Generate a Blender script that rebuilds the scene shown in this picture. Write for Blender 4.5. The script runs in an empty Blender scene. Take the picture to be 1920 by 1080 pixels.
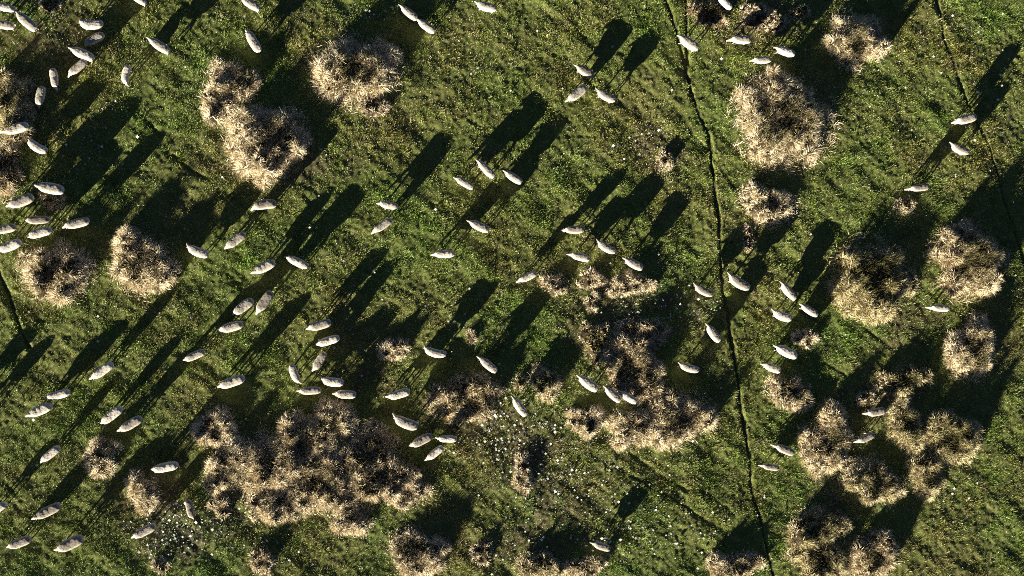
import bpy, bmesh, math, random
import numpy as np
from mathutils import Vector, Matrix

rng = np.random.default_rng(11)
random.seed(5)
S = bpy.context.scene
COL = S.collection

# ------------------------------------------------------------------ camera, sky, sun, exposure
W, H = 1920, 1080                       # the photograph's pixels, used to place things on the ground
TILT = math.radians(10.0)
HFOV = math.radians(50.0)
DIST = 58.8
F = (W / 2) / math.tan(HFOV / 2)
view = Vector((math.sin(TILT), 0, -math.cos(TILT)))
right = Vector((math.cos(TILT), 0, math.sin(TILT)))
up = Vector((0, 1, 0))
CAM = -view * DIST
cd = bpy.data.cameras.new('camera')
cam = bpy.data.objects.new('camera', cd); COL.objects.link(cam)
cam.location = CAM
cam.rotation_euler = (0, -TILT, 0)
cd.sensor_width = 36
cd.angle = HFOV
cd.clip_start = 0.5
cd.clip_end = 3000
S.camera = cam

SUN_EL = math.radians(9.2)
SHADOW_DIR = math.radians(51.5)         # the way shadows run over the ground
world = bpy.data.worlds.new('World'); S.world = world
world.use_nodes = True
wn = world.node_tree.nodes; wl = world.node_tree.links
bg = wn['Background']
sky = wn.new('ShaderNodeTexSky')
sky.sky_type = 'NISHITA'; sky.sun_disc = False
sky.sun_elevation = SUN_EL
# the sky's rotation is a compass bearing (clockwise from +Y)
sky.sun_rotation = (math.pi / 2 - (SHADOW_DIR + math.pi)) % (2 * math.pi)
sky.altitude = 3000; sky.air_density = 0.22; sky.dust_density = 0.25; sky.ozone_density = 0.4   # thin clear air: deep blue sky, black shadows
wl.new(sky.outputs[0], bg.inputs[0])
bg.inputs[1].default_value = 0.05
sl = bpy.data.lights.new('sun', 'SUN')
sun = bpy.data.objects.new('sun', sl); COL.objects.link(sun)
sl.energy = 5.0; sl.angle = math.radians(0.5); sl.color = (1.0, 0.93, 0.78)
ldir = Vector((math.cos(SHADOW_DIR) * math.cos(SUN_EL), math.sin(SHADOW_DIR) * math.cos(SUN_EL), -math.sin(SUN_EL)))
sun.rotation_euler = ldir.to_track_quat('-Z', 'Y').to_euler()
sun.location = -ldir * 80
S.view_settings.view_transform = 'Standard'
S.view_settings.look = 'None'
S.view_settings.exposure = 2.45
S.cycles.use_denoising = False
S.cycles.filter_width = 1.0
S.view_settings.gamma = 1.0

# ------------------------------------------------------------------ helpers
def tag(o, label=None, cat=None, group=None, kind=None):
    if label: o['label'] = label
    if cat: o['category'] = cat
    if group: o['group'] = group
    if kind: o['kind'] = kind
    return o

def link(name, me, mat=None, parent=None):
    o = bpy.data.objects.new(name, me); COL.objects.link(o)
    if mat:
        for m in (mat if isinstance(mat, (list, tuple)) else [mat]): me.materials.append(m)
    if parent: o.parent = parent
    return o

def np_mesh(name, verts, faces, tone=None, smooth=False):
    """faces: (n,k) array of one polygon size"""
    me = bpy.data.meshes.new(name)
    n, k = faces.shape
    me.vertices.add(len(verts)); me.vertices.foreach_set('co', np.ascontiguousarray(verts, dtype=np.float32).ravel())
    me.loops.add(n * k); me.loops.foreach_set('vertex_index', np.ascontiguousarray(faces, dtype=np.int32).ravel())
    me.polygons.add(n); me.polygons.foreach_set('loop_start', np.arange(0, n * k, k, dtype=np.int32))
    me.polygons.foreach_set('loop_total', np.full(n, k, dtype=np.int32))
    if smooth: me.polygons.foreach_set('use_smooth', np.ones(n, dtype=bool))
    if tone is not None:
        a = me.attributes.new('tone', 'FLOAT', 'FACE'); a.data.foreach_set('value', np.ascontiguousarray(tone, dtype=np.float32))
    me.update(calc_edges=True)
    return me

_lat = [np.random.default_rng(100 + i).random((256, 256)).astype(np.float32) for i in range(10)]
def vnoise(x, y, cell, k=0):
    L = _lat[k % 10]
    u = np.asarray(x) / cell + 37.3; v = np.asarray(y) / cell + 91.7
    i = np.floor(u).astype(np.int64); j = np.floor(v).astype(np.int64)
    fu = u - i; fv = v - j
    fu = fu * fu * (3 - 2 * fu); fv = fv * fv * (3 - 2 * fv)
    i0 = i % 256; i1 = (i + 1) % 256; j0 = j % 256; j1 = (j + 1) % 256
    return (L[i0, j0] * (1 - fu) + L[i1, j0] * fu) * (1 - fv) + (L[i0, j1] * (1 - fu) + L[i1, j1] * fu) * fv - 0.5

def broad(x, y):
    return 0.24 * vnoise(x, y, 14.0, 0) + 0.10 * vnoise(x, y, 5.5, 1)

def ground_pt(px, py, h=0.0):
    u = (px - W / 2) / F; v = (H / 2 - py) / F
    ray = view + right * u + up * v
    z = h
    for _ in range(4):
        s = (z - CAM.z) / ray.z
        p = CAM + ray * s
        z = h + float(broad(p.x, p.y))
    return Vector((p.x, p.y, p.z - h))

# ------------------------------------------------------------------ tracks worn by the sheep
TRACKS = [  # pixels, half width (m), depth (m), label word
    ([(1232, -60), (1250, 0), (1272, 70), (1287, 130), (1302, 185), (1325, 250), (1338, 310), (1345, 390), (1350, 470), (1356, 540), (1366, 610), (1378, 680), (1388, 750), (1400, 840), (1412, 920), (1430, 1000), (1445, 1060), (1455, 1120)], 0.115, 0.125),
    ([(1284, -50), (1285, 20), (1286, 65), (1290, 120)], 0.11, 0.14),
    ([(1748, -60), (1756, 0), (1768, 60), (1783, 110), (1800, 160), (1820, 210), (1845, 255), (1862, 300), (1876, 350), (1895, 410), (1920, 500), (1935, 560)], 0.09, 0.10),
    ([(-20, 470), (5, 525), (22, 570), (40, 618), (55, 650)], 0.10, 0.11),
]
FAINT = [
    ([(1280, 235), (1330, 290), (1385, 370), (1420, 430)], 0.14, 0.07),
    ([(262, 205), (330, 300), (420, 355), (470, 400)], 0.14, 0.06),
    ([(1130, 815), (1250, 900), (1330, 930), (1395, 985)], 0.16, 0.07),
    ([(1160, 880), (1280, 950), (1370, 1005)], 0.14, 0.06),
    ([(1590, 595), (1690, 668)], 0.14, 0.07),
    ([(1000, 80), (1080, 130), (1160, 220)], 0.14, 0.04),
    ([(640, 470), (700, 520), (790, 560)], 0.12, 0.05),
    ([(1440, 620), (1560, 690), (1620, 720)], 0.12, 0.05),
    ([(980, 20), (960, 120), (940, 200)], 0.12, 0.04),
    ([(1640, 400), (1720, 330), (1780, 300)], 0.12, 0.04),
]
def world_line(pts):
    P = np.array([[*ground_pt(*p)[:2]] for p in pts])
    out = []
    for a in range(len(P) - 1):                 # Catmull-Rom
        p0 = P[max(a - 1, 0)]; p1 = P[a]; p2 = P[a + 1]; p3 = P[min(a + 2, len(P) - 1)]
        n = max(2, int(np.linalg.norm(p2 - p1) / 0.2))
        for t in np.linspace(0, 1, n, endpoint=False):
            out.append(0.5 * ((2 * p1) + (-p0 + p2) * t + (2 * p0 - 5 * p1 + 4 * p2 - p3) * t * t + (-p0 + 3 * p1 - 3 * p2 + p3) * t ** 3))
    out.append(P[-1])
    out = np.array(out)
    s = np.arange(len(out)) * 0.2               # an animal path is never ruler-straight
    d = np.gradient(out, axis=0); d /= np.linalg.norm(d, axis=1)[:, None] + 1e-9
    nrm = np.stack([-d[:, 1], d[:, 0]], 1)
    wob = 0.16 * vnoise(s, s * 0 + len(pts), 1.6, 7) + 0.06 * vnoise(s, s * 0 + len(pts), 0.5, 8)
    return out + nrm * wob[:, None]
LINES = [(world_line(p), w, d) for p, w, d in TRACKS]
FLINES = [(world_line(p), w, d) for p, w, d in FAINT]

def dist_to(line, x, y, reach):
    """distance from the points to a polyline, exact only inside reach (else 9)"""
    D = np.full(x.shape, 9.0, dtype=np.float32)
    lo = line.min(0) - reach; hi = line.max(0) + reach
    m = np.nonzero((x > lo[0]) & (x < hi[0]) & (y > lo[1]) & (y < hi[1]))[0]
    if len(m) == 0: return D
    for c in range(0, len(line) - 1, 6):
        seg = line[c:c + 7]
        l2 = seg.min(0) - reach; h2 = seg.max(0) + reach
        k = m[(x[m] > l2[0]) & (x[m] < h2[0]) & (y[m] > l2[1]) & (y[m] < h2[1])]
        if len(k) == 0: continue
        for a, b in zip(seg[:-1], seg[1:]):
            ab = b - a; L2 = ab @ ab + 1e-12
            t = np.clip(((x[k] - a[0]) * ab[0] + (y[k] - a[1]) * ab[1]) / L2, 0, 1)
            dd = np.hypot(x[k] - a[0] - t * ab[0], y[k] - a[1] - t * ab[1])
            D[k] = np.minimum(D[k], dd)
    return D

def groove(x, y):
    z = np.zeros(x.shape, dtype=np.float32)
    for line, w, d in LINES:
        D = dist_to(line, x, y, w * 2.6)
        w2 = w * np.clip(1.0 + 1.6 * vnoise(x, y, 1.1, 7) + 1.1 * vnoise(x, y, 0.3, 8), 0.55, 1.7)
        dd = d * np.clip(1.0 + 1.5 * vnoise(x, y, 0.9, 9), 0.45, 1.5)
        z -= dd * np.clip(1.3 - D / w2, 0, 1) * (D < w2 * 1.3)
    for line, w, d in FLINES:                   # faint, broken: they come and go along their length
        D = dist_to(line, x, y, w * 2.2)
        e = np.minimum(np.hypot(x - line[0, 0], y - line[0, 1]), np.hypot(x - line[-1, 0], y - line[-1, 1]))
        k = np.clip(e / 1.2, 0, 1) * np.clip(0.7 + 1.6 * vnoise(x, y, 0.7, 6), 0, 1)
        z -= 1.05 * d * k * np.clip(1.25 - D / w, 0, 1) * (D < w * 1.25)
    return z

CA, SA = math.cos(SHADOW_DIR), math.sin(SHADOW_DIR)
def micro(x, y):
    a = x * CA + y * SA; b = -x * SA + y * CA      # along / across the light
    z = 0.075 * vnoise(a, b / 3.0, 0.75, 2) + 0.045 * vnoise(a, b / 4.0, 0.30, 3)
    z += 0.07 * vnoise(x, y, 1.3, 4) + 0.045 * vnoise(x, y, 0.19, 5) + 0.03 * vnoise(x, y, 0.10, 6)
    return z

def height(x, y):
    x = np.asarray(x, dtype=np.float64); y = np.asarray(y, dtype=np.float64)
    sh = x.shape; x = x.ravel(); y = y.ravel()
    return (broad(x, y) + micro(x, y) + groove(x, y)).reshape(sh)
def base_z(x, y):
    return float(broad(x, y) + micro(np.array([x]), np.array([y]))[0])

BARE = [(1130, 600, 95, 75), (985, 850, 70, 80), (1060, 950, 100, 60), (330, 1000, 80, 45), (1670, 730, 90, 55), (1560, 950, 80, 60), (1425, 45, 95, 45), (90, 60, 90, 50),
        (870, 780, 80, 45), (430, 960, 80, 50), (1010, 1020, 110, 50), (1700, 600, 80, 50), (300, 930, 60, 60), (600, 320, 60, 60), (1230, 280, 60, 50), (1280, 580, 60, 60), (700, 720, 60, 40)]
def bareness(x, y):
    b_ = np.zeros(np.shape(x))
    for px, py, sx, sy in BARE:                  # trodden, broken sward
        c = ground_pt(px, py)
        b_ = np.maximum(b_, np.exp(-((x - c.x) / (sx / 35)) ** 2 - ((y - c.y) / (sy / 35)) ** 2))
    return np.clip((b_ + 1.1 * vnoise(x, y, 0.9, 1) + 0.9 * vnoise(x, y, 0.3, 2) - 0.35) * 2.2, 0, 1) * np.clip(b_ * 2.5, 0, 1) * 0.8

# ------------------------------------------------------------------ materials
def node_mat(name):
    m = bpy.data.materials.new(name); m.use_nodes = True
    nt = m.node_tree; b = nt.nodes['Principled BSDF']
    b.inputs['Specular IOR Level'].default_value = 0.15
    return m, nt, b
def ramp(nt, stops):
    r = nt.nodes.new('ShaderNodeValToRGB')
    e = r.color_ramp.elements
    while len(e) < len(stops): e.new(0.5)
    for k, (p, c) in enumerate(stops):
        e[k].position = p; e[k].color = (*c, 1)
    return r
def noise(nt, scale, detail=3, rough=0.55, vec=None):
    n = nt.nodes.new('ShaderNodeTexNoise'); n.inputs['Scale'].default_value = scale
    n.inputs['Detail'].default_value = detail; n.inputs['Roughness'].default_value = rough
    if vec: nt.links.new(vec, n.inputs['Vector'])
    return n
def mixrgb(nt, a, b, fac, mode='MIX'):
    m = nt.nodes.new('ShaderNodeMix'); m.data_type = 'RGBA'; m.blend_type = mode
    for s, v in ((m.inputs[6], a), (m.inputs[7], b), (m.inputs[0], fac)):
        if hasattr(v, 'is_linked') or hasattr(v, 'links'): nt.links.new(v, s)
        else: s.default_value = v if not isinstance(v, tuple) else (*v, 1)
    return m.outputs[2]

# pasture soil and thatch under the blades
m_ground, nt, b = node_mat('pasture_turf')
geo = nt.nodes.new('ShaderNodeNewGeometry'); P = geo.outputs['Position']
n1 = noise(nt, 0.16, 4, 0.6, P); n2 = noise(nt, 1.3, 5, 0.65, P); n3 = noise(nt, 13, 3, 0.7, P)
r1 = ramp(nt, [(0.30, (0.110, 0.095, 0.036)), (0.47, (0.098, 0.110, 0.024)), (0.68, (0.078, 0.112, 0.020))])
r2 = ramp(nt, [(0.32, (0.045, 0.040, 0.020)), (0.5, (0.080, 0.095, 0.026)), (0.72, (0.13, 0.12, 0.055))])
r3 = ramp(nt, [(0.30, (0.35, 0.35, 0.35)), (0.5, (1, 1, 1)), (0.72, (1.9, 1.9, 1.8))])
nt.links.new(n1.outputs[0], r1.inputs[0]); nt.links.new(n2.outputs[0], r2.inputs[0]); nt.links.new(n3.outputs[0], r3.inputs[0])
c = mixrgb(nt, r1.outputs[0], r2.outputs[0], 0.5)
c = mixrgb(nt, c, r3.outputs[0], 0.7, 'MULTIPLY')
at = nt.nodes.new('ShaderNodeAttribute'); at.attribute_name = 'bare'
n4 = noise(nt, 5, 4, 0.7, P); r4 = ramp(nt, [(0.35, (0.040, 0.032, 0.014)), (0.55, (0.085, 0.070, 0.032)), (0.75, (0.19, 0.160, 0.085))])
nt.links.new(n4.outputs[0], r4.inputs[0])
c = mixrgb(nt, c, r4.outputs[0], at.outputs['Fac'])
nt.links.new(c, b.inputs['Base Color']); b.inputs['Roughness'].default_value = 0.95

m_track, nt, b = node_mat('trodden_soil')
geo = nt.nodes.new('ShaderNodeNewGeometry')
n = noise(nt, 6, 4, 0.6, geo.outputs['Position'])
r = ramp(nt, [(0.3, (0.035, 0.026, 0.017)), (0.7, (0.075, 0.058, 0.038))])
nt.links.new(n.outputs[0], r.inputs[0]); nt.links.new(r.outputs[0], b.inputs['Base Color']); b.inputs['Roughness'].default_value = 0.9

def blade_mat(name, stops, patch=None, rough=0.6):
    m, nt, b = node_mat(name)
    at = nt.nodes.new('ShaderNodeAttribute'); at.attribute_name = 'tone'
    r = ramp(nt, stops); nt.links.new(at.outputs['Fac'], r.inputs[0])
    c = r.outputs[0]
    if patch:
        geo = nt.nodes.new('ShaderNodeNewGeometry')
        for sc, stops2, f in patch:
            n = noise(nt, sc, 4, 0.6, geo.outputs['Position'])
            rr = ramp(nt, stops2); nt.links.new(n.outputs[0], rr.inputs[0])
            c = mixrgb(nt, c, rr.outputs[0], f, 'MULTIPLY')
    nt.links.new(c, b.inputs['Base Color']); b.inputs['Roughness'].default_value = rough
    return m
m_grass = blade_mat('grass_blade', [(0.0, (0.052, 0.080, 0.009)), (0.4, (0.154, 0.190, 0.034)), (0.8, (0.245, 0.270, 0.092)), (1.0, (0.38, 0.36, 0.27))],
                    [(0.17, [(0.33, (1.35, 1.0, 1.15)), (0.5, (1, 1, 1)), (0.66, (0.80, 1.08, 0.75))], 1.0),
                     (0.9, [(0.32, (0.78, 0.66, 0.72)), (0.5, (1, 1, 1)), (0.68, (1.2, 1.28, 0.95))], 1.0)])
m_straw = blade_mat('dead_straw', [(0.0, (0.13, 0.09, 0.045)), (0.3, (0.33, 0.25, 0.14)), (0.65, (0.53, 0.43, 0.26)), (1.0, (0.72, 0.62, 0.43))])
m_olive = blade_mat('yellowing_straw', [(0.0, (0.085, 0.075, 0.022)), (0.3, (0.24, 0.21, 0.075)), (0.65, (0.47, 0.395, 0.205)), (1.0, (0.68, 0.59, 0.38))])
m_stem = blade_mat('rush_stem', [(0.0, (0.030, 0.022, 0.012)), (0.4, (0.07, 0.055, 0.022)), (0.75, (0.10, 0.105, 0.028)), (1.0, (0.26, 0.19, 0.09))])
m_litter, nt, b = node_mat('rush_litter')
geo = nt.nodes.new('ShaderNodeNewGeometry')
n = noise(nt, 9, 4, 0.7, geo.outputs['Position'])
r = ramp(nt, [(0.35, (0.016, 0.011, 0.006)), (0.55, (0.035, 0.025, 0.013)), (0.78, (0.10, 0.072, 0.036))])
nt.links.new(n.outputs[0], r.inputs[0]); nt.links.new(r.outputs[0], b.inputs['Base Color']); b.inputs['Roughness'].default_value = 0.95
m_flower = blade_mat('flower_head', [(0.0, (0.16, 0.17, 0.12)), (0.5, (0.32, 0.32, 0.28)), (1.0, (0.62, 0.62, 0.57))])

def wool_mat(name, stops, sc):
    m, nt, b = node_mat(name)
    tc = nt.nodes.new('ShaderNodeTexCoord'); oi = nt.nodes.new('ShaderNodeObjectInfo')
    add = nt.nodes.new('ShaderNodeVectorMath'); nt.links.new(tc.outputs['Object'], add.inputs[0]); nt.links.new(oi.outputs['Location'], add.inputs[1])
    n = noise(nt, sc, 4, 0.6, add.outputs[0])
    r = ramp(nt, stops); nt.links.new(n.outputs[0], r.inputs[0])
    v = ramp(nt, [(0, (0.66, 0.63, 0.58)), (0.3, (0.88, 0.86, 0.82)), (1, (1.12, 1.10, 1.06))]); nt.links.new(oi.outputs['Random'], v.inputs[0])
    c = mixrgb(nt, r.outputs[0], v.outputs[0], 1.0, 'MULTIPLY')
    nt.links.new(c, b.inputs['Base Color']); b.inputs['Roughness'].default_value = 0.9
    return m
m_fleece = wool_mat('fleece_wool', [(0.25, (0.31, 0.275, 0.23)), (0.5, (0.40, 0.365, 0.31)), (0.75, (0.48, 0.44, 0.375))], 5)
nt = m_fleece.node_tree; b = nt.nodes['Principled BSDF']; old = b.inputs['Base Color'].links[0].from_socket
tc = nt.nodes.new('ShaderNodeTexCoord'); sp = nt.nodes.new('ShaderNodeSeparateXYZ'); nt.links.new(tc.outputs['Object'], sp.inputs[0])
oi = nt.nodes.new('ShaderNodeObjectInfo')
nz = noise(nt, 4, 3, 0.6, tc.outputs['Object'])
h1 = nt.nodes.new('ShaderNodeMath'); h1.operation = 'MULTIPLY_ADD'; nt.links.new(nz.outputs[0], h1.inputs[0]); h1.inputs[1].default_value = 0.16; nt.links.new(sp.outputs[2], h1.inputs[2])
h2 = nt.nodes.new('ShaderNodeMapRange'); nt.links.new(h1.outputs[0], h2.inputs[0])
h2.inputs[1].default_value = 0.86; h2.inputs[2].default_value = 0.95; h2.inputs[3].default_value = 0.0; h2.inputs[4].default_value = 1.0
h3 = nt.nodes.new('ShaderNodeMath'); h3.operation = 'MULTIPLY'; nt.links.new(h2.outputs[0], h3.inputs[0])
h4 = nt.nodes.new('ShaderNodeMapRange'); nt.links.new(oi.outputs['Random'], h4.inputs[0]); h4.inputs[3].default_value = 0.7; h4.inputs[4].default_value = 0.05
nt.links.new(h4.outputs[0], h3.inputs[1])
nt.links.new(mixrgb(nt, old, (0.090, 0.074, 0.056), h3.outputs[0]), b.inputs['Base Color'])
m_hide = wool_mat('sheep_hide', [(0.2, (0.26, 0.22, 0.18)), (0.8, (0.40, 0.345, 0.285))], 9)
m_dark, nt, b = node_mat('hoof_and_eye'); b.inputs['Base Color'].default_value = (0.02, 0.017, 0.014, 1)

# ------------------------------------------------------------------ ground
def axis(lo, hi, step):
    fine = np.arange(lo, hi + step, step)
    a, outl, s = hi + step, [], step
    while a < 900: s *= 1.35; a += s; outl.append(a)
    a, outr, s = lo, [], step
    while a > -900: s *= 1.35; a -= s; outr.append(a)
    return np.concatenate([outr[::-1], fine, outl])
gx = axis(-28.5, 33.5, 0.06); gy = axis(-18.8, 18.8, 0.06)
GX, GY = np.meshgrid(gx, gy, indexing='ij')
GZ = height(GX, GY)
far = np.clip((np.hypot(GX, GY) - 60) / 60, 0, 1)
GZ = GZ * (1 - far)
nx, ny = GX.shape
idx = np.arange(nx * ny).reshape(nx, ny)
faces = np.stack([idx[:-1, :-1], idx[1:, :-1], idx[1:, 1:], idx[:-1, 1:]], -1).reshape(-1, 4)
gme = np_mesh('ground', np.stack([GX, GY, GZ], -1).reshape(-1, 3), faces, smooth=True)
a_ = gme.attributes.new('bare', 'FLOAT', 'POINT'); a_.data.foreach_set('value', bareness(GX, GY).ravel().astype(np.float32))
ground = tag(link('ground', gme, m_ground), kind='structure')

for line, w, d in LINES:                        # bare soil lying in the bottom of each worn groove
    dl = np.gradient(line, axis=0); dl /= np.linalg.norm(dl, axis=1)[:, None]
    nr = np.stack([-dl[:, 1], dl[:, 0]], 1)
    ww = w * (0.45 + 0.5 * vnoise(np.arange(len(line)) * 0.2, np.zeros(len(line)), 0.7, 9))
    rows = []
    for k in (-1, -0.5, 0, 0.5, 1):
        p = line + nr * (ww * k)[:, None]
        rows.append(np.column_stack([p, height(p[:, 0], p[:, 1]) + 0.012]))
    V = np.stack(rows, 1); n_ = len(line)
    ii = np.arange(n_ * 5).reshape(n_, 5)
    fc = np.stack([ii[:-1, :-1], ii[1:, :-1], ii[1:, 1:], ii[:-1, 1:]], -1).reshape(-1, 4)
    tag(link('sheep_track', np_mesh('sheep_track', V.reshape(-1, 3), fc, smooth=True), m_track), kind='structure')

# ------------------------------------------------------------------ grass: single blades, one object
def make_grass(n):
    x = rng.uniform(-27.6, 32.6, n); y = rng.uniform(-18.2, 18.2, n)
    ky = 14.8 + (x + 25.7) / 56 * 2.8 + 0.6
    dens = 0.55 + 1.2 * vnoise(x, y, 1.1, 2) + 1.3 * vnoise(x, y, 0.28, 8)
    bare = bareness(x, y); dens = dens * (1 - 0.75 * bare)
    keep = (np.abs(y) < ky) & (rng.random(n) < np.clip(dens, 0.12, 1))
    x = x[keep]; y = y[keep]; bare = bare[keep]
    on = np.zeros(len(x), bool)
    for line, w, d in LINES: on |= dist_to(line, x, y, w * 1.3) < w * 0.85
    x = x[~on]; y = y[~on]; bare = bare[~on]; n = len(x)
    z = height(x, y) - 0.008
    tuft = vnoise(x, y, 0.55, 4)
    L = (0.06 + 0.11 * rng.random(n) ** 2) * (1.0 + 1.2 * tuft)
    az = rng.uniform(0, 2 * np.pi, n)
    lean = np.radians(rng.uniform(15, 72, n))
    wd = rng.uniform(0.013, 0.028, n)
    d = np.stack([np.cos(az) * np.sin(lean), np.sin(az) * np.sin(lean), np.cos(lean)], 1)
    side = np.stack([-np.sin(az), np.cos(az), np.zeros(n)], 1)
    tw = rng.uniform(-0.7, 0.7, n)
    side = side * np.cos(tw)[:, None] + np.cross(d, side) * np.sin(tw)[:, None]
    p = np.stack([x, y, z], 1)
    V = np.stack([p - side * wd[:, None] * 0.5, p + side * wd[:, None] * 0.5, p + d * L[:, None]], 1).reshape(-1, 3)
    tone = np.clip(0.42 + 0.7 * vnoise(x, y, 0.4, 5) + rng.normal(0, 0.24, n), 0, 0.86)
    near = np.zeros(n)                           # more dead straw lies about the feet of the rush clumps
    for cl in CLUMPS:
        c = ground_pt(cl[0], cl[1]); q = np.hypot((x - c.x) / (cl[2] / 35 + 0.5), (y - c.y) / (cl[3] / 35 + 0.5))
        near = np.maximum(near, np.clip(1.35 - q, 0, 0.6))
    dead = rng.random(n) < 0.30 * near + 0.25 * bare + 0.06 + 0.08 * np.clip(vnoise(x, y, 3.5, 6) * 2, 0, 1)
    tone[dead] = rng.uniform(0.85, 1.0, dead.sum())
    return np_mesh('pasture_grass', V, np.arange(3 * n).reshape(-1, 3), tone)

# ------------------------------------------------------------------ small white flowers, thousands: one object
def make_flowers():
    xs, ys = [], []
    patches = [(930, 800, 55, 55, 150), (905, 770, 40, 35, 60), (280, 1000, 45, 30, 70), (330, 965, 25, 30, 30), (1040, 900, 90, 55, 90), (1150, 930, 70, 60, 60),
               (1210, 270, 55, 30, 40), (1225, 565, 45, 28, 45), (1175, 590, 30, 30, 25), (520, 1020, 45, 35, 25), (400, 990, 50, 40, 45), (1130, 1020, 35, 20, 25),
               (1660, 560, 60, 60, 25), (1620, 130, 50, 60, 20), (700, 25, 40, 12, 10), (1320, 570, 40, 60, 20), (1000, 800, 50, 50, 50), (1280, 1000, 90, 60, 50), (1000, 930, 60, 60, 40), (1090, 860, 60, 50, 40), (960, 1010, 60, 40, 30), (340, 1010, 50, 30, 40), (1200, 980, 90, 50, 40),
               (150, 300, 40, 40, 12), (620, 690, 60, 60, 10), (820, 560, 70, 60, 16), (1800, 60, 120, 60, 25), (1860, 230, 60, 90, 25), (1700, 300, 120, 60, 25), (1820, 980, 100, 90, 25), (860, 80, 60, 40, 8)]
    r = np.random.default_rng(3)
    for cx, cy, sx, sy, n in patches:
        for _ in range(int(n * 2.6)):
            p = ground_pt(cx + r.normal(0, sx * 0.7), cy + r.normal(0, sy * 0.7)); xs.append(p.x); ys.append(p.y)
    k = 900
    for _ in range(k):
        p = ground_pt(r.uniform(0, W), r.uniform(0, H)); xs.append(p.x); ys.append(p.y)
    x = np.array(xs); y = np.array(ys); z = height(x, y)
    V, Fc, T = [], [], []
    for i in range(len(x)):                      # a cupped eight-petalled head on a short stalk
        rad = 0.017 + 0.070 * r.random() ** 2.6; h = r.uniform(0.07, 0.14)
        tx, ty = r.normal(0, 0.35, 2)
        b0 = len(V)
        V.append((x[i], y[i], z[i] + h)); 
        for q in range(8):
            a = q * math.pi / 4; rr = rad * (1.0 if q % 2 == 0 else 0.62)
            dx, dy = rr * math.cos(a), rr * math.sin(a)
            V.append((x[i] + dx, y[i] + dy, z[i] + h + 0.012 + dx * tx + dy * ty))
        t = r.random() ** 1.6
        for q in range(8): Fc.append((b0, b0 + 1 + q, b0 + 1 + (q + 1) % 8)); T.append(t)
        s0 = len(V)
        V += [(x[i] - 0.004, y[i], z[i] - 0.02), (x[i] + 0.004, y[i], z[i] - 0.02), (x[i], y[i], z[i] + h)]
        Fc.append((s0, s0 + 1, s0 + 2)); T.append(0.0)
    return np_mesh('white_flowers', np.array(V), np.array(Fc), np.array(T))
tag(link('white_flowers', make_flowers(), m_flower), 'tiny white flowers scattered through the grass', 'flowers', kind='stuff')

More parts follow.
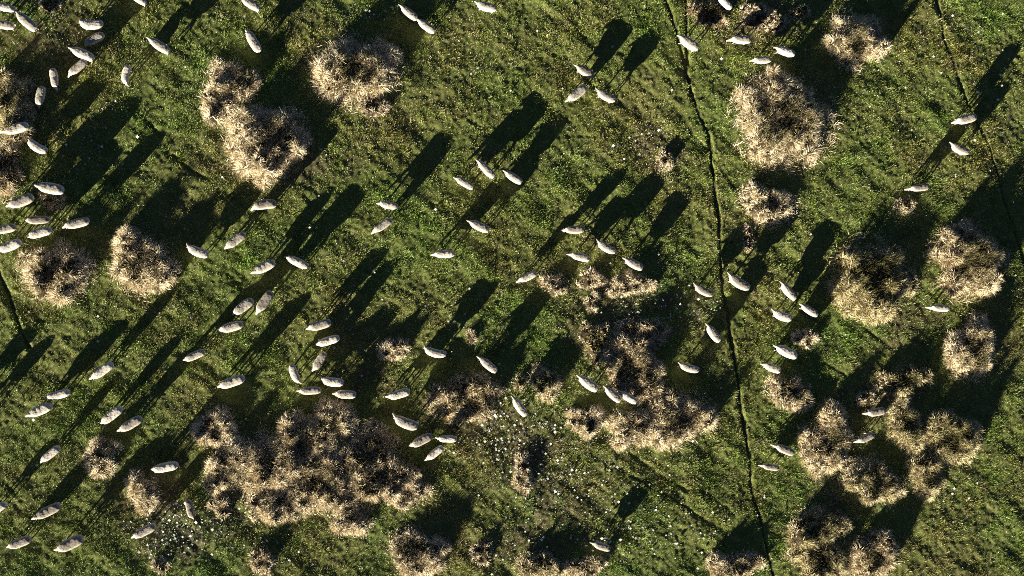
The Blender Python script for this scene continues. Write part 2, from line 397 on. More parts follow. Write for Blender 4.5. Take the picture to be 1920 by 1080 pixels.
# ------------------------------------------------------------------ rush clumps
# centre x, y, radius x, y (pixels), height (m), density, share of green stems, brightness, label
CLUMPS = [
    (18, 195, 44, 58, 0.95, 1.0, .35, .55, 'olive tan rush clump cut by the left edge, the upper of two there'),
    (-2, 322, 36, 50, 0.9, 1.0, .35, .5, 'rush clump cut by the left edge, the lower of two there'),
    (408, 178, 28, 56, 0.85, 1.0, .15, .75, 'narrow pale straw clump left of the two upper lobes, over the pale twin-mound clump'),
    (448, 150, 34, 36, 0.95, 1.0, .3, .6, 'brown topped rush clump upper right beside the narrow pale straw clump'),
    (500, 262, 68, 68, 1.1, 1.1, .2, .75, 'pale straw clump with ragged twin mounds, below left of the round hollow clump'),
    (664, 132, 74, 62, 1.25, 1.1, .4, .65, 'large round rush clump with dark hollow centre near top, left of centre'),
    (697, 198, 26, 24, 0.45, .6, .1, .7, 'small sparse straw tuft hanging off the lower right of the round hollow clump'),
    (1612, 72, 45, 52, 1.1, 1.1, .4, .62, 'tall oval rush clump with dark brown top at the upper right'),
    (1476, 222, 82, 80, 1.25, 1.1, .4, .65, 'largest triangular rush clump at upper right, brown inside with blond rim'),
    (1445, 378, 50, 40, 0.8, 1.0, .25, .8, 'low pale straw clump just below the large triangular rush clump'),
    (1432, 30, 42, 24, 0.55, .55, .25, .6, 'scrappy straw tuft at the top edge above two white sheep'),
    (1505, 22, 22, 14, 0.5, .7, .3, .5, 'small yellowish rush tuft at the top edge left of the tall oval clump'),
    (102, 510, 62, 54, 0.95, 1.0, .35, .7, 'blond ring shaped rush clump with two dark hollows, left side of the field'),
    (263, 497, 54, 60, 1.0, 1.0, .35, .7, 'blond rush clump with dark streaks, right of the ring shaped clump at left'),
    (1640, 520, 68, 68, 1.2, 1.1, .7, .45, 'dark olive round rush clump with yellow lower rim at right'),
    (1826, 492, 64, 62, 1.2, 1.1, .45, .5, 'purplish brown bushy rush clump near the right edge'),
    (1828, 656, 40, 57, 1.05, 1.1, .35, .65, 'tall upright oval rush clump under the purplish brown bushy one'),
    (1708, 528, 17, 22, 0.5, .8, .1, .8, 'small pinkish straw tuft wedged between the olive and purplish brown clumps'),
    (1514, 633, 22, 20, 0.6, 1.0, .25, .85, 'small round pale rush tuft beside the sheep pair at right of the long track'),
    (1700, 386, 18, 15, 0.4, .9, .1, .75, 'tiny pinkish straw tuft just below a lone sheep at upper right'),
    (1247, 300, 14, 24, 0.4, .9, .1, .75, 'tiny pinkish straw tuft left of the long track in the upper half'),
    (1482, 738, 40, 32, 0.8, 1.0, .35, .6, 'half brown half blond wedge shaped rush clump right of the long track'),
    (1556, 828, 42, 60, 0.95, 1.0, .4, .6, 'blond and brown rush clump below the wedge shaped clump'),
    (1695, 715, 46, 28, 0.75, .7, .5, .5, 'sparse yellow rush clump in shade above a lone sheep at lower right'),
    (1628, 748, 18, 15, 0.5, .8, .2, .7, 'small straw tuft directly above a lone sheep at lower right'),
    (1703, 800, 36, 50, 1.0, 1.0, .45, .55, 'left arm of the yellow V shaped rush clump pair at lower right'),
    (1790, 825, 46, 52, 1.1, 1.0, .5, .5, 'right arm of the yellow V shaped rush clump pair at lower right'),
    (1745, 895, 40, 40, 0.9, 1.0, .4, .6, 'rush clump at the bottom point of the yellow V shape at lower right'),
    (1640, 905, 56, 44, 0.9, 1.0, .35, .65, 'wide ragged rush clump between a lone sheep and the yellow V shape point'),
    (1535, 1000, 50, 44, 0.9, .9, .45, .55, 'yellowish rush clump near the bottom edge right of the long track'),
    (1545, 1062, 60, 40, 0.95, .9, .45, .55, 'yellow green rush clump cut by the bottom edge right of the long track'),
    (1642, 1050, 50, 44, 1.05, 1.0, .4, .55, 'brown tufted rush clump at the bottom edge, rightmost along it'),
    (1382, 1064, 42, 30, 0.8, .9, .25, .65, 'pale rush clump at the bottom edge just left of the long track'),
    (1190, 690, 54, 58, 0.85, 1.0, .35, .52, 'dull brown matted rush clump at centre right above three nose to tail sheep'),
    (1210, 622, 44, 28, 0.6, .8, .25, .58, 'thin dull straw clump on top of the dull brown matted clump'),
    (1276, 788, 60, 50, 1.0, 1.0, .4, .62, 'round speckled rush clump left of the long track in the lower half'),
    (1188, 805, 42, 38, 0.8, 1.0, .2, .75, 'blond crescent rush clump joined to the left of the round speckled clump'),
    (1101, 790, 32, 28, 0.7, 1.0, .1, .8, 'small pale rush clump left of the blond crescent clump'),
    (1025, 716, 28, 32, 0.75, 1.0, .25, .75, 'small blond rush clump below the middle, with a tiny yellow neighbour on its left'),
    (976, 714, 14, 18, 0.5, .9, .4, .5, 'tiny yellow rush tuft left of the small blond clump below the middle'),
    (1182, 534, 40, 24, 0.6, 1.0, .1, .8, 'flat pale pinkish straw clump below four sheep right of centre'),
    (1112, 524, 28, 17, 0.55, .9, .1, .75, 'pale straw tuft left of the flat pinkish clump below four sheep'),
    (1112, 568, 15, 18, 0.45, .9, .1, .85, 'little upright cream straw tuft under the pale straw tufts at centre'),
    (1040, 532, 25, 20, 0.6, 1.0, .15, .75, 'rounded tan tuft right beside the lone sheep at the middle of the field'),
    (1118, 640, 26, 42, 0.6, .5, .4, .5, 'sparse yellowish standing straw left of the dull brown matted clump'),
    (740, 656, 26, 25, 0.65, 1.0, .2, .75, 'small blond rush tuft alone left of a curled sheep'),
    (882, 632, 13, 13, 0.4, .8, .2, .6, 'tiny straw tuft between a curled sheep and the sheep right of it'),
    (875, 748, 62, 42, 0.9, .8, .5, .5, 'dark rush clump with arching straw, left of the white flower patch'),
    (403, 805, 36, 40, 0.74, 1.1, .1, .85, 'brightest cream corner clump at upper left of the big rush thicket'),
    (428, 880, 40, 50, 0.82, 1.1, .2, .8, 'cream left flank clump of the big rush thicket'),
    (498, 868, 58, 58, 0.90, 1.0, 0.24, .65, 'speckled tan clump inside the left half of the big rush thicket'),
    (560, 838, 52, 52, 0.90, 1.0, 0.27, .6, 'brown speckled clump in the middle of the big rush thicket'),
    (622, 795, 40, 44, 0.90, 1.0, .25, .72, 'topmost pointed clump of the big rush thicket'),
    (605, 900, 70, 58, 0.90, 1.0, 0.30, .6, 'mottled dark clump at the heart of the lower big rush thicket'),
    (690, 845, 50, 46, 0.78, 1.0, 0.30, .5, 'dark upper right clump of the big rush thicket, in shade'),
    (712, 905, 60, 46, 0.82, 1.0, 0.24, .6, 'tan right hand clump of the big rush thicket'),
    (520, 952, 66, 26, 0.66, 1.0, .2, .8, 'long blond bottom left edge clump of the big rush thicket'),
    (655, 968, 42, 38, 0.66, 1.0, .15, .8, 'blond bottom point clump of the big rush thicket'),
    (765, 922, 38, 28, 0.57, .9, .25, .75, 'pale right tip clump of the big rush thicket'),
    (187, 858, 34, 33, 0.85, 1.0, .3, .75, 'small corner shaped blond rush clump at lower left'),
    (266, 925, 30, 38, 0.85, 1.0, .3, .75, 'narrow pale rush clump at lower left between two sheep, touching white flowers'),
    (412, 950, 24, 18, 0.5, .9, .2, .75, 'small straw tuft under the left corner of the big rush thicket'),
    (778, 1040, 56, 42, 0.78, 1.0, .35, .7, 'pale rimmed rush clump at the bottom edge below the big rush thicket'),
    (906, 1040, 18, 30, 0.5, .6, .3, .6, 'thin greenish straw tuft at the bottom edge, left of a shaded hollow'),
    (982, 890, 17, 34, 0.6, .9, .1, .8, 'thin upright cream straw tuft below the white flower patch'),
    (1012, 1064, 46, 24, 0.7, .9, .3, .65, 'yellow brown rush clump at the middle of the bottom edge'),
    (1100, 1066, 36, 20, 0.6, .8, .2, .7, 'pale straw clump at the bottom edge below a grey sheep in shade'),
    (492, 1056, 26, 26, 0.61, .9, .3, .6, 'small rush clump at the bottom edge under the big rush thicket'),
    (96, 378, 23, 18, 0.5, .9, .35, .55, 'small brown tuft in the middle of the sheep bunch at the left edge'),
    (94, 6, 22, 14, 0.5, .9, .3, .55, 'small brown tuft at the top edge near the left corner'),
    (300, 1062, 18, 14, 0.45, .9, .2, .75, 'tiny pale tuft at the bottom edge under white flowers at lower left'),
    (1404, 445, 12, 24, 0.4, .6, .1, .7, 'thin straw wisp below the low pale clump right of the long track'),
    (1592, 872, 22, 14, 0.5, .9, .1, .85, 'tiny cream straw tuft joining two ragged clumps at lower right'),
    (1335, 20, 34, 30, 0.7, .6, .7, .25, 'dark thin tuft at the top edge between the long track and scrappy straw'),
]

SHAPES = {   # outline of a clump: its reach every 45 degrees, counter-clockwise from the right
    'largest triangular': [1.04, .85, .92, 1.05, .9, 1.08, .95, 1.12],
    'low pale straw clump just': [1.0, .7, .5, 1.2, .95, .95, .95, 1.15],
    'wedge shaped rush clump right': [.95, .95, .8, 1.1, 1.0, .6, .85, 1.25],
    'large round rush clump with dark hollow': [1.0, 1.05, .85, 1.0, 1.0, 1.0, 1.0, .9],
    'dark olive round': [.95, .9, 1.0, .9, 1.0, 1.15, 1.05, .9],
    'wide ragged rush': [1.0, .7, .9, 1.15, .8, .6, .8, 1.2],
    'ragged twin mounds': [1.05, 1.1, .75, 1.05, .95, 1.05, 1.0, .8],
    'bottom point of the yellow V': [.6, 1.1, .8, 1.15, .8, .8, 1.0, .8],
    'left arm of the yellow': [.7, .7, 1.0, 1.0, .8, .7, 1.0, 1.3],
}

def blades(p, d0, droop, L, w, nseg, r):
    """curved tapering strips: p base (n,3), d0 start direction, droop per blade"""
    n = len(p)
    pts = [p]; d = d0.copy(); cur = p.copy()
    for s in range(nseg):
        cur = cur + d * (L / nseg)[:, None]; pts.append(cur.copy())
        d = d + np.stack([np.zeros(n), np.zeros(n), -droop / nseg], 1)
        d /= np.linalg.norm(d, axis=1)[:, None]
    hz = np.cross(d0, np.array([0, 0, 1.0])); hz /= np.linalg.norm(hz, axis=1)[:, None] + 1e-9
    th = r.uniform(-1.2, 1.2, n)
    side = hz * np.cos(th)[:, None] + np.cross(d0, hz) * np.sin(th)[:, None]
    rows = []
    for s, q in enumerate(pts):
        ws = w * (1 - 0.85 * (s / nseg) ** 1.5)
        rows.append(np.stack([q - side * ws[:, None] / 2, q + side * ws[:, None] / 2], 1))
    V = np.stack(rows, 1)                              # n, nseg+1, 2, 3
    base = (np.arange(n) * (nseg + 1) * 2)[:, None]
    fs = []
    for s in range(nseg):
        o = s * 2
        fs.append(np.concatenate([base + o, base + o + 1, base + o + 3, base + o + 2], 1))
    Fc = np.stack(fs, 1).reshape(-1, 4)
    return V.reshape(-1, 3), Fc

def make_clump(k, cx, cy, rx, ry, hgt, dens, green, bright, label):
    r = np.random.default_rng(500 + k)
    c = ground_pt(cx, cy, hgt * 0.55)
    ex = ground_pt(cx + rx, cy, hgt * 0.55); ey = ground_pt(cx, cy - ry, hgt * 0.55)
    RX = abs(ex.x - c.x); RY = abs(ey.y - c.y)
    RX = max(RX - 0.12 * hgt, 0.12); RY = max(RY - 0.12 * hgt, 0.12)
    z0 = base_z(c.x, c.y)
    root = bpy.data.objects.new('rush_clump', None); COL.objects.link(root)
    root.location = (c.x, c.y, z0); root.empty_display_size = 0.2
    tag(root, label, 'rush clump', 'dry rush clumps growing across the pasture')
    ph = r.uniform(0, 6.28, 4)
    sh = next((v for q, v in SHAPES.items() if q in label), None)
    def rim0(a): return 1 + 0.16 * np.sin(2 * a + ph[0]) + 0.13 * np.sin(3 * a + ph[1]) + 0.08 * np.sin(5 * a + ph[2]) + 0.05 * np.sin(9 * a + ph[3])
    def rim(a):
        if sh is None: return rim0(a)
        u = (np.asarray(a) / (2 * np.pi)) % 1 * 8; i = np.floor(u).astype(int) % 8; f = u - np.floor(u); f = f * f * (3 - 2 * f); R = np.array(sh)
        return (R[i] * (1 - f) + R[(i + 1) % 8] * f) * (0.75 + 0.25 * rim0(a))
    area = math.pi * RX * RY
    gz = lambda x, y: (broad(x + c.x, y + c.y) + micro(x + c.x, y + c.y)) - z0
    hol = r.uniform(-0.25, 0.25, 2)
    ncell = min(0.75, 0.55 * min(RX, RY) + 0.12)
    def mound(x, y):
        """height of the matted thatch: steep sides, lumpy top, rotted hollow in the middle"""
        a = np.arctan2(y / RY, x / RX); q = np.hypot(x / RX, y / RY) / rim(a)
        q = q + 0.55 * vnoise(x + c.x, y + c.y, ncell, k) + 0.50 * vnoise(x + c.x, y + c.y, 0.26, k + 1)
        f = np.clip(1 - np.clip(q, 0, 1) ** 3, 0, 1)
        hh = np.hypot(x / RX - hol[0], y / RY - hol[1])
        f = f * (1 - 0.62 * np.exp(-(hh / 0.5) ** 2))
        f = f * np.clip(1 + 1.3 * vnoise(x + c.x, y + c.y, ncell * 0.7, k + 2) + 0.5 * vnoise(x + c.x, y + c.y, 0.22, k + 3), 0.1, 1.7)
        return 0.62 * hgt * np.clip(f, 0, 1.5), q
    def scatter(n, lim):
        a = r.uniform(0, 2 * np.pi, n); q = np.sqrt(r.uniform(0, 1.5, n))
        x = np.cos(a) * q * RX * 1.12; y = np.sin(a) * q * RY * 1.12
        m, qq = mound(x, y); hh = np.hypot(x / RX - hol[0], y / RY - hol[1])
        ok = (qq < lim)
        x, y, m, qq, hh = x[ok], y[ok], m[ok], qq[ok], hh[ok]
        e = 0.06
        gxm = (mound(x + e, y)[0] - mound(x - e, y)[0]) / (2 * e); gym = (mound(x, y + e)[0] - mound(x, y - e)[0]) / (2 * e)
        return x, y, m, qq, hh, -gxm, -gym
    # dead straw: a tousled mat that hangs outward at the rim and stands in tufts on top
    x, y, m, qq, hh, nx_, ny_ = scatter(int(area * 3600 * dens * (1 - 0.25 * green)) + 150, 1.45)
    tuf = vnoise(x + c.x, y + c.y, 0.16, k + 4)
    inner = np.clip((0.84 - qq) / 0.26, 0, 1)                 # 1 on top of the clump, 0 in its hanging skirt
    keep = r.random(len(x)) < np.where(r.random(len(x)) < inner, np.clip(0.32 + 3.6 * tuf, 0.0, 1.0), np.where(qq > 1.02, 0.16 * np.clip(1.5 - qq, 0, .5) * 2, np.clip(0.75 + 1.6 * tuf, 0.12, 1)))
    x, y, m, qq, hh, nx_, ny_, inner = (v[keep] for v in (x, y, m, qq, hh, nx_, ny_, inner)); n = len(x)
    g = np.hypot(nx_, ny_) + 1e-6; t = np.minimum(g, 1.3) / g * (1 - 0.8 * inner)
    sd = 0.52 + 0.22 * inner
    d0 = np.stack([nx_ * t * 0.85 + r.normal(0, 1, n) * sd, ny_ * t * 0.85 + r.normal(0, 1, n) * sd, 0.75 + r.uniform(-0.1, 0.4, n)], 1)
    d0 /= np.linalg.norm(d0, axis=1)[:, None]
    L = (hgt * r.uniform(0.12, 0.34, n) + 0.07) * (1 - 0.15 * inner)
    V, Fc = blades(np.stack([x, y, gz(x, y) + m - 0.05], 1), d0, r.uniform(0.2, 1.8, n), L, r.uniform(0.010, 0.022, n), 3, r)
    tone = np.clip(bright + 0.04 + 0.18 * (1 - inner) + 0.35 * vnoise(x + c.x, y + c.y, 0.45, 3) + r.normal(0, 0.22, n), 0, 1)
    link('dead_straw', np_mesh('dead_straw', V, Fc, np.repeat(tone, 3)), m_olive if ('yellow' in label or 'olive' in label) else m_straw, root)
    # living stems: upright, dark green and brown, thickest in the middle
    x, y, m, qq, hh, nx_, ny_ = scatter(int(area * 650 * dens * (0.3 + green)) + 60, 0.95)
    keep = r.random(len(x)) < np.clip(1.25 - hh, 0.12, 1)
    x, y, m = x[keep], y[keep], m[keep]; n = len(x)
    d0 = np.stack([r.normal(0, 0.28, n), r.normal(0, 0.28, n), np.ones(n)], 1); d0 /= np.linalg.norm(d0, axis=1)[:, None]
    L = hgt * r.uniform(0.25, 0.55, n) + 0.05
    V, Fc = blades(np.stack([x, y, gz(x, y) + m - 0.05], 1), d0, r.uniform(0.0, 0.5, n), L, r.uniform(0.012, 0.022, n), 3, r)
    tone = np.clip(0.38 + 0.35 * green * r.random(n) + r.normal(0, 0.2, n), 0, 1)
    link('green_stems', np_mesh('green_stems', V, Fc, np.repeat(tone, 3)), m_stem, root)
    # the matted thatch itself
    na = max(24, int(2 * math.pi * max(RX, RY) / 0.12)); nr_ = max(6, int(max(RX, RY) / 0.12))
    A, Q = np.meshgrid(np.linspace(0, 2 * np.pi, na, endpoint=False), np.linspace(0.02, 1.12, nr_))
    X = np.cos(A) * Q * RX * rim(A); Y = np.sin(A) * Q * RY * rim(A)
    Z = (gz(X.ravel(), Y.ravel()) + mound(X.ravel(), Y.ravel())[0]).reshape(X.shape) - np.where(Q > 1.05, 0.12, 0.02)
    ii = np.arange(na * nr_).reshape(nr_, na)
    Fc = np.stack([ii[:-1], np.roll(ii[:-1], -1, 1), np.roll(ii[1:], -1, 1), ii[1:]], -1).reshape(-1, 4)[:, ::-1]
    link('litter_mound', np_mesh('litter_mound', np.stack([X, Y, Z], -1).reshape(-1, 3), Fc, smooth=True), m_litter, root)
    return root
for k, cl in enumerate(CLUMPS): make_clump(k, *cl)
tag(link('pasture_grass', make_grass(1900000), m_grass), 'short green pasture grass growing over the whole field', 'grass', kind='stuff')

# ------------------------------------------------------------------ sheep
_b = bmesh.new(); bmesh.ops.create_icosphere(_b, subdivisions=2, radius=1)
_b.verts.index_update()
ICO_V = np.array([v.co[:] for v in _b.verts]); ICO_F = np.array([[v.index for v in f.verts] for f in _b.faces]); _b.free()
class Blob(list): pass
def ball(bm, c, r, rot=None):
    v = ICO_V * np.array(r)
    if rot is not None: v = v @ np.array(rot).T
    bm.append(v + np.array(c))
def chain(bm, pts):
    for (p0, r0), (p1, r1) in zip(pts[:-1], pts[1:]):
        p0 = Vector(p0); p1 = Vector(p1); n = max(2, int((p1 - p0).length / (0.35 * min(r0, r1))))
        for q in range(n + 1):
            f = q / n; rr = r0 + (r1 - r0) * f
            ball(bm, p0.lerp(p1, f), (rr, rr, rr))
def remesh(bm, voxel, smooth=4):
    V = np.concatenate(bm); Fc = np.concatenate([ICO_F + k * len(ICO_V) for k in range(len(bm))])
    me = np_mesh('tmp', V, Fc)
    o = bpy.data.objects.new('tmp', me); COL.objects.link(o)
    md = o.modifiers.new('r', 'REMESH'); md.mode = 'VOXEL'; md.voxel_size = voxel
    sm = o.modifiers.new('s', 'SMOOTH'); sm.iterations = smooth; sm.factor = 0.5
    dg = bpy.context.evaluated_depsgraph_get(); dg.update()
    out = bpy.data.meshes.new_from_object(o.evaluated_get(dg))
    bpy.data.objects.remove(o); bpy.data.meshes.remove(me)
    for p in out.polygons: p.use_smooth = True
    return out

def make_sheep_meshes(pose, seed):
    """heading +X, standing on z = 0; bend = sideways arc of the spine, yaw = turn of the neck, down = head lowered (0..1)"""
    bend, yaw, down, stride = pose
    r = random.Random(seed)
    sy = lambda x: bend * (1 - (x / 0.5) ** 2)
    slope = lambda x: math.atan(-8 * bend * x)
    def trunk(bm, grow):
        prof = np.array(((-0.48, .165, .175, .66), (-0.40, .215, .220, .65), (-0.24, .236, .242, .63), (-0.08, .240, .248, .61), (0.08, .238, .246, .61), (0.24, .230, .240, .62), (0.36, .205, .215, .64), (0.44, .160, .178, .66)))
        for x in np.linspace(-0.48, 0.44, 26):
            hw, hh, z = (float(np.interp(x, prof[:, 0], prof[:, q])) for q in (1, 2, 3))
            R = Matrix.Rotation(slope(x), 3, 'Z')
            for dy in np.linspace(-.46, .46, 9):                    # a broad, gently arched back
                ball(bm, (x, sy(x) + dy * hw, z + (.40 - .22 * dy * dy) * hh), (.10 + grow, hw * .54 + grow, hh * .60 + grow), R)
            for dy in np.linspace(-.44, .44, 5):
                ball(bm, (x, sy(x) + dy * hw, z - (.10 - .2 * dy * dy) * hh), (.10 + grow, hw * .56 + grow, hh * 1.02 + grow), R)
    a = slope(0.4) + yaw
    nb = Vector((0.42, sy(0.42), 0.71 - 0.04 * down))
    hb = nb + Vector((0.18 * math.cos(a), 0.18 * math.sin(a), 0.12 - 0.42 * down))          # poll
    a2 = a + yaw * 0.5
    nose = hb + Vector(((0.19 - .05 * down) * math.cos(a2), (0.19 - .05 * down) * math.sin(a2), -0.10 - 0.10 * down))
    def neck(bm, grow): chain(bm, [(nb - Vector((.05, 0, .02)), .150 + grow), (nb.lerp(hb, .5), .108 + grow), (nb.lerp(hb, .9), .080 + grow)])
    # body: trunk, neck, head, ears, legs and tail as one surface
    bm = Blob(); trunk(bm, -0.015); neck(bm, -0.01)
    chain(bm, [(hb, .084), (hb.lerp(nose, .45), .072), (hb.lerp(nose, .85), .048), (nose, .042)])
    sd = Vector((-math.sin(a2), math.cos(a2), 0)); fw = Vector((math.cos(a2), math.sin(a2), 0))
    for s in (-1, 1):
        e = hb + sd * s * .105 + Vector((0, 0, -.005)) - fw * .02
        ball(bm, e, (.026, .048, .018), Matrix.Rotation(a2 - s * 0.35, 3, 'Z'))
    feet = []
    for i, (lx, s) in enumerate(((.27, 1), (.27, -1), (-.33, 1), (-.33, -1))):
        y0 = sy(lx) + s * .115
        k = stride * (1 if i in (0, 3) else -1) * 0.5
        if lx > 0:
            P_ = [((lx, y0, .50), .080), ((lx + .02 + .35 * k, y0, .34), .046), ((lx + .7 * k, y0, .17), .033), ((lx + k, y0, .07), .028), ((lx + .02 + k, y0, .03), .033)]
        else:
            P_ = [((lx, y0, .54), .105), ((lx + .07 + .3 * k, y0, .42), .070), ((lx - .06 + .6 * k, y0, .27), .038), ((lx - .035 + .9 * k, y0, .13), .031), ((lx - .03 + k, y0, .07), .028), ((lx - .005 + k, y0, .03), .033)]
        chain(bm, P_); feet.append(P_[-1][0])
    chain(bm, [((-.50, sy(.5), .70), .04), ((-.56, sy(.5), .60), .032), ((-.565, sy(.5), .50), .022)])
    body = remesh(bm, 0.0125, 3)
    body.materials.append(m_hide); body.materials.append(m_dark)
    eyes = [hb.lerp(nose, .38) + sd * s * .062 + Vector((0, 0, .022)) for s in (-1, 1)]
    for p in body.polygons:
        c = Vector(p.center)
        if c.z < 0.045 or min((c - e).length for e in eyes) < 0.019 or (c - nose - fw * .04).length < 0.026: p.material_index = 1
    # fleece: thick lumpy wool over trunk and neck
    bm = Blob(); trunk(bm, 0.012); neck(bm, 0.012)
    fl = remesh(bm, 0.02, 8)
    n = len(fl.vertices); co = np.empty(n * 3, np.float32); fl.vertices.foreach_get('co', co); co = co.reshape(-1, 3)
    nr = np.array([v.normal[:] for v in fl.vertices])
    lum = 0.014 * vnoise(co[:, 0] + co[:, 2] * .7 + seed, co[:, 1] + co[:, 2] * .5, 0.12, seed) + 0.010 * vnoise(co[:, 0] - co[:, 2] * .6, co[:, 1] - co[:, 2] + seed, 0.05, seed + 1)
    co = co + nr * lum[:, None]
    fl.vertices.foreach_set('co', np.ascontiguousarray(co, np.float32).ravel()); fl.update()
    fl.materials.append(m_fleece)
    return body, fl

POSES = {'walk': (0.0, 0.0, .15, .20), 'step': (0.01, -.06, .35, -.18), 'graze': (0.0, .06, 1.0, .08), 'crop': (-.01, -.1, .95, -.1), 'low': (.01, .1, .6, .12),
         'left': (.05, -.28, .35, .10), 'right': (-.05, .28, .35, .10), 'curl_left': (.10, -.5, .5, .05), 'curl_right': (-.10, .5, .5, .05)}
# bend > 0 arcs the middle of the spine to the sheep's own left
MESH = {k: make_sheep_meshes(v, i + 1) for i, (k, v) in enumerate(POSES.items())}

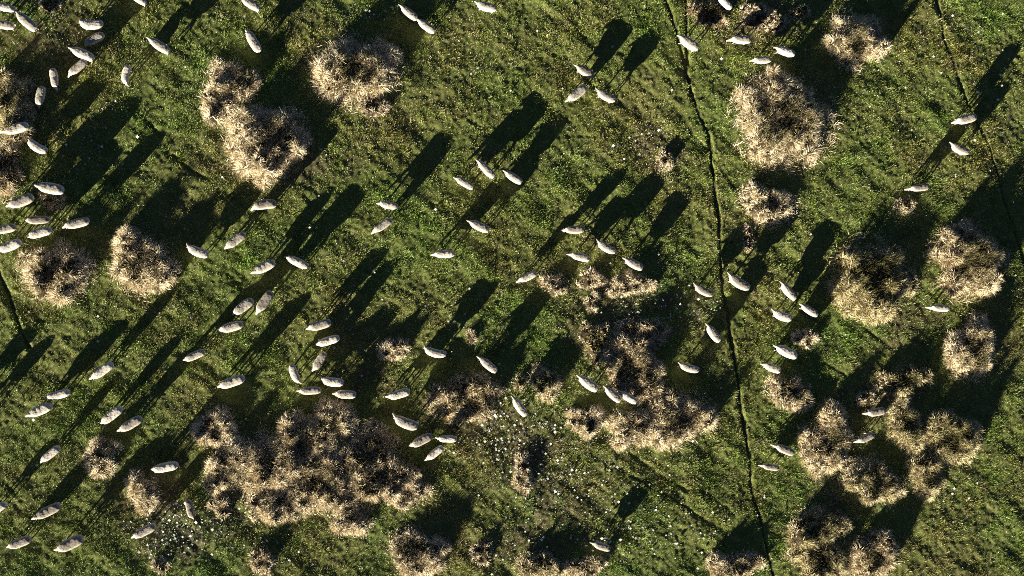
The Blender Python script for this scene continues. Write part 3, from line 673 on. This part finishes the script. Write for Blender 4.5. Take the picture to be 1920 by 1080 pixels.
# head x, y, rump x, y (photograph pixels), pose, label
FLOCK = [
    (-14, 6, 25, 18, 'walk', 'sheep leaving through the left edge at the very top left corner'),
    (27, 20, 69, 57, 'step', 'slanting sheep following close behind the one leaving at the top left corner'),
    (-18, 42, 25, 49, 'graze', 'grey backed sheep half cut by the left edge below the top corner pair'),
    (141, 43, 194, 44, 'curl_left', 'curved sheep topmost of the five sheep bunched at upper left'),
    (153, 85, 195, 63, 'crop', 'dark backed sheep second from the top of the bunch at upper left'),
    (128, 89, 177, 111, 'walk', 'slim white sheep pointing up left in the middle of the upper left bunch'),
    (124, 143, 162, 112, 'low', 'grey mottled sheep facing down left, lower right of the upper left bunch'),
    (103, 171, 99, 127, 'graze', 'upright pale rimmed sheep facing down, lower left of the upper left bunch'),
    (70, 203, 80, 162, 'crop', 'upright sheep facing down beside the olive tan clump at the left edge'),
    (-1, 249, 55, 235, 'walk', 'sheep touching the left edge between two edge rush clumps'),
    (46, 259, 89, 284, 'curl_left', 'curved sheep just right of the lower rush clump on the left edge'),
    (234, 160, 240, 126, 'curl_right', 'small curled C shaped sheep standing alone right of the upper left bunch'),
    (275, 70, 319, 99, 'walk', 'lone white sheep at the foot of a broad dark shadow at upper left'),
    (240, -16, 271, 5, 'walk', 'sheep almost wholly cut by the top edge above the upper left bunch'),
    (448, -6, 488, 18, 'walk', 'white sheep cut by the top edge above the twin lobed clumps'),
    (460, 52, 487, 98, 'low', 'steeply slanting sheep below the one cut by the top edge'),
    (747, 8, 783, 37, 'walk', 'front sheep of the nose to tail pair at the top edge'),
    (779, 34, 816, 61, 'step', 'rear sheep of the nose to tail pair at the top edge'),
    (887, 5, 932, 17, 'left', 'sheep alone at the top edge just left of the middle'),
    (1077, 121, 1114, 143, 'walk', 'topmost of the triangle of three sheep at upper centre'),
    (1060, 192, 1099, 162, 'step', 'sheep facing down left in the triangle of three at upper centre'),
    (1114, 168, 1154, 189, 'left', 'right hand sheep of the triangle of three at upper centre'),
    (1269, 66, 1309, 93, 'walk', 'bright plump sheep standing on the long track near the top'),
    (1346, -10, 1371, 15, 'walk', 'sheep cut by the top edge right of the long track'),
    (1366, 72, 1408, 76, 'graze', 'grey backed sheep left of the white pair above the triangular clump'),
    (1407, 112, 1446, 112, 'low', 'white sheep touching the top of the large triangular clump'),
    (1449, 88, 1490, 103, 'walk', 'bright white sheep in shade above the large triangular clump'),
    (1786, 229, 1828, 219, 'low', 'sheep standing on the thin track at the far upper right'),
    (1779, 269, 1816, 287, 'left', 'sheep just below the one on the thin track at far upper right'),
    (1702, 354, 1742, 350, 'graze', 'lone sheep right above a tiny pinkish tuft at upper right'),
    (62, 347, 122, 358, 'walk', 'topmost sheep of the bunch around a brown tuft at the left edge'),
    (11, 389, 65, 368, 'step', 'sheep left of the brown tuft in the left edge bunch'),
    (42, 413, 95, 412, 'low', 'sheep right beneath the brown tuft in the left edge bunch'),
    (-16, 434, 31, 425, 'walk', 'sheep half cut by the left edge in the bunch round the brown tuft'),
    (46, 445, 98, 430, 'crop', 'sheep second from the bottom in the left edge bunch'),
    (-8, 473, 41, 452, 'step', 'lowest sheep of the left edge bunch, nose at the frame'),
    (114, 426, 169, 413, 'low', 'rightmost sheep of the left edge bunch, above the ring shaped clump'),
    (345, 460, 392, 479, 'left', 'sheep right of the blond clump with dark streaks at left'),
    (419, 468, 460, 437, 'crop', 'dull grey sheep facing down left, right of another sheep by the streaked clump'),
    (467, 389, 519, 382, 'right', 'sheep with long dark shadow just below the pale twin-mound clump'),
    (470, 513, 516, 491, 'walk', 'left of two sheep side by side left of centre, facing down left'),
    (532, 479, 578, 501, 'graze', 'right of two sheep side by side left of centre, facing up left'),
    (705, 379, 747, 389, 'graze', 'upper sheep of the pair with crossing angles left of the middle'),
    (695, 438, 734, 411, 'low', 'lower sheep of the pair left of the middle, facing down left'),
    (850, 331, 888, 353, 'crop', 'leftmost and thinnest of three sheep in a short row above the middle'),
    (892, 299, 927, 333, 'walk', 'middle sheep of the short row of three above the middle'),
    (943, 319, 979, 343, 'step', 'rightmost sheep of the short row of three above the middle'),
    (875, 413, 917, 433, 'walk', 'sheep alone below the short row of three, near the middle'),
    (807, 477, 853, 476, 'graze', 'dark topped sheep pointing straight left, just left of the middle'),
    (1053, 431, 1096, 430, 'graze', 'top left sheep of the four right of the middle'),
    (1064, 475, 1106, 486, 'low', 'bottom left sheep of the four right of the middle'),
    (1115, 451, 1154, 473, 'left', 'middle sheep of the four right of the middle'),
    (1167, 483, 1205, 504, 'walk', 'bottom right sheep of the four right of the middle'),
    (968, 529, 1006, 511, 'low', 'lone sheep at the middle of the field, left of a tan tuft'),
    (1298, 533, 1337, 553, 'left', 'sheep left of the long track, opposite another across it'),
    (1360, 514, 1404, 541, 'left', 'sheep right beside the long track at middle height'),
    (1323, 606, 1349, 641, 'walk', 'steep sheep just left of the long track below the middle'),
    (1462, 527, 1491, 562, 'walk', 'steep upper left sheep of three by a dark shadow right of the track'),
    (1445, 583, 1485, 598, 'left', 'lower left sheep of three grouped right of the long track'),
    (1498, 569, 1533, 592, 'walk', 'plain white right hand sheep of three grouped right of the long track'),
    (1448, 647, 1492, 669, 'walk', 'white sheep at the lower left of the small round pale tuft'),
    (1428, 681, 1464, 696, 'low', 'sheep just above the wedge shaped rush clump right of the track'),
    (1742, 576, 1781, 579, 'graze', 'sheep between the dark olive clump and the tall upright oval clump'),
    (1621, 777, 1660, 769, 'graze', 'sheep in shade directly below a small straw tuft at lower right'),
    (1603, 830, 1639, 814, 'low', 'sheep in shade left of the yellow V shape, facing down left'),
    (1449, 834, 1488, 850, 'graze', 'upper of two sheep close right of the long track near the bottom'),
    (1426, 873, 1461, 878, 'low', 'lower of two sheep close right of the long track near the bottom'),
    (167, 713, 213, 680, 'step', 'sheep facing down left with a long shadow on open grass at left'),
    (80, 748, 132, 734, 'low', 'upper sheep of a close pair at lower left near the edge'),
    (48, 781, 98, 759, 'walk', 'lower sheep of a close pair at lower left near the edge'),
    (340, 678, 385, 658, 'crop', 'thin sheep on open grass left of the sheep cluster, facing left'),
    (405, 620, 456, 607, 'low', 'lowest of the three close sheep left of centre, pointing left'),
    (433, 593, 475, 561, 'crop', 'grey middle sheep of the three close ones left of centre'),
    (478, 590, 510, 546, 'low', 'right hand sheep of the three close ones left of centre, steeply slanted'),
    (404, 727, 460, 707, 'graze', 'long thin sheep alone above the big rush thicket, facing left'),
    (185, 798, 230, 763, 'crop', 'faint thin sheep left of a brighter one at lower left'),
    (219, 810, 267, 782, 'step', 'brighter sheep right of a faint thin one at lower left'),
    (572, 617, 621, 603, 'low', 'topmost sheep of the seven clustered above the big rush thicket'),
    (588, 648, 637, 632, 'graze', 'second from the top of the seven clustered above the big thicket'),
    (585, 699, 610, 660, 'crop', 'steep narrow sheep at the centre of the seven above the big thicket'),
    (562, 723, 546, 683, 'right', 'upright sheep facing down, far left of the seven above the big thicket'),
    (596, 711, 645, 717, 'left', 'dark backed sheep right of the upright one in the cluster of seven'),
    (554, 734, 603, 731, 'graze', 'lower left sheep of the seven clustered above the big thicket'),
    (622, 738, 668, 740, 'low', 'bottom right sheep of the seven clustered above the big thicket'),
    (788, 652, 837, 664, 'curl_left', 'curled sheep right of the lone small blond tuft'),
    (895, 667, 931, 697, 'low', 'sheep slanting up left in shade just above the dark arching clump'),
    (722, 747, 769, 733, 'crop', 'thin arc shaped sheep above another, right of the cluster of seven'),
    (732, 780, 784, 800, 'left', 'broad sheep left of the dark arching clump, below a thin one'),
    (1270, 683, 1311, 694, 'left', 'sheep right of the dull brown matted clump, left of the long track'),
    (1081, 703, 1120, 732, 'walk', 'first of three nose to tail sheep under the dull brown clump'),
    (1131, 723, 1163, 753, 'walk', 'middle of three nose to tail sheep under the dull brown clump'),
    (1158, 732, 1194, 755, 'step', 'last of three nose to tail sheep under the dull brown clump'),
    (959, 742, 986, 780, 'walk', 'steep thin sheep at the top right of the white flower patch'),
    (72, 869, 112, 837, 'low', 'sheep facing down left between the left edge and the corner shaped clump'),
    (278, 882, 336, 870, 'graze', 'sheep right of the corner shaped clump, in shade'),
    (58, 974, 118, 944, 'walk', 'plump sheep facing down left near the bottom left corner'),
    (8, 1028, 59, 1009, 'low', 'lowest sheep at the left edge by the bottom corner'),
    (99, 1034, 160, 1005, 'step', 'long sheep right of the two sheep by the bottom left corner'),
    (361, 978, 352, 937, 'graze', 'upright grey sheep under the left end of the big rush thicket'),
    (243, 1010, 293, 984, 'low', 'dull sheep standing among white flowers at lower left'),
    (-30, 968, 11, 944, 'walk', 'sheep mostly cut by the left edge near the bottom left corner'),
    (765, 839, 810, 815, 'graze', 'left sheep of the trio right of the big rush thicket'),
    (817, 823, 856, 823, 'crop', 'right sheep of the trio right of the big rush thicket'),
    (796, 865, 831, 837, 'low', 'bottom sheep of the trio right of the big rush thicket'),
    (1109, 1018, 1143, 1029, 'low', 'grey sheep in shade alone near the middle of the bottom edge'),
    (-75, 745, -25, 730, 'walk', 'sheep just outside the left edge, its shadow falling into the field'),
    (-70, 800, -22, 778, 'graze', 'lower sheep just outside the left edge, its shadow falling into the field'),
]
proto = {}
def place_sheep(hx, hy, tx, ty, pose, label):
    hd = ground_pt(hx, hy, 0.6); tl = ground_pt(tx, ty, 0.6)
    c = (hd + tl) / 2; v = hd - tl
    ang = math.atan2(v.y, v.x)
    size = min(max(math.hypot(v.x, v.y) / 1.42, 0.82), 1.10)
    body, fl = MESH[pose]
    if pose not in proto:
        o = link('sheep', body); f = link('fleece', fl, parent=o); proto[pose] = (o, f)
    else:
        o0, f0 = proto[pose]
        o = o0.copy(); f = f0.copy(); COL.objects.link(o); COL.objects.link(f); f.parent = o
    off = -0.10 * size                              # the mesh's origin lies under the trunk, behind the middle of nose to tail
    x = c.x + off * math.cos(ang); y = c.y + off * math.sin(ang)
    o.location = (x, y, base_z(x, y) + 0.0)
    o.rotation_euler = (0, 0, ang); o.scale = (size, size * random.uniform(0.86, 1.02), size)
    tag(o, label, 'sheep', 'flock of sheep moving left across the pasture')
for s in FLOCK: place_sheep(*s)
labs = [s[-1] for s in FLOCK] + [c_[-1] for c_ in CLUMPS]
assert len(set(labs)) == len(labs), [l for l in labs if labs.count(l) > 1]
for l in labs: assert 4 <= len(l.split()) <= 16, l
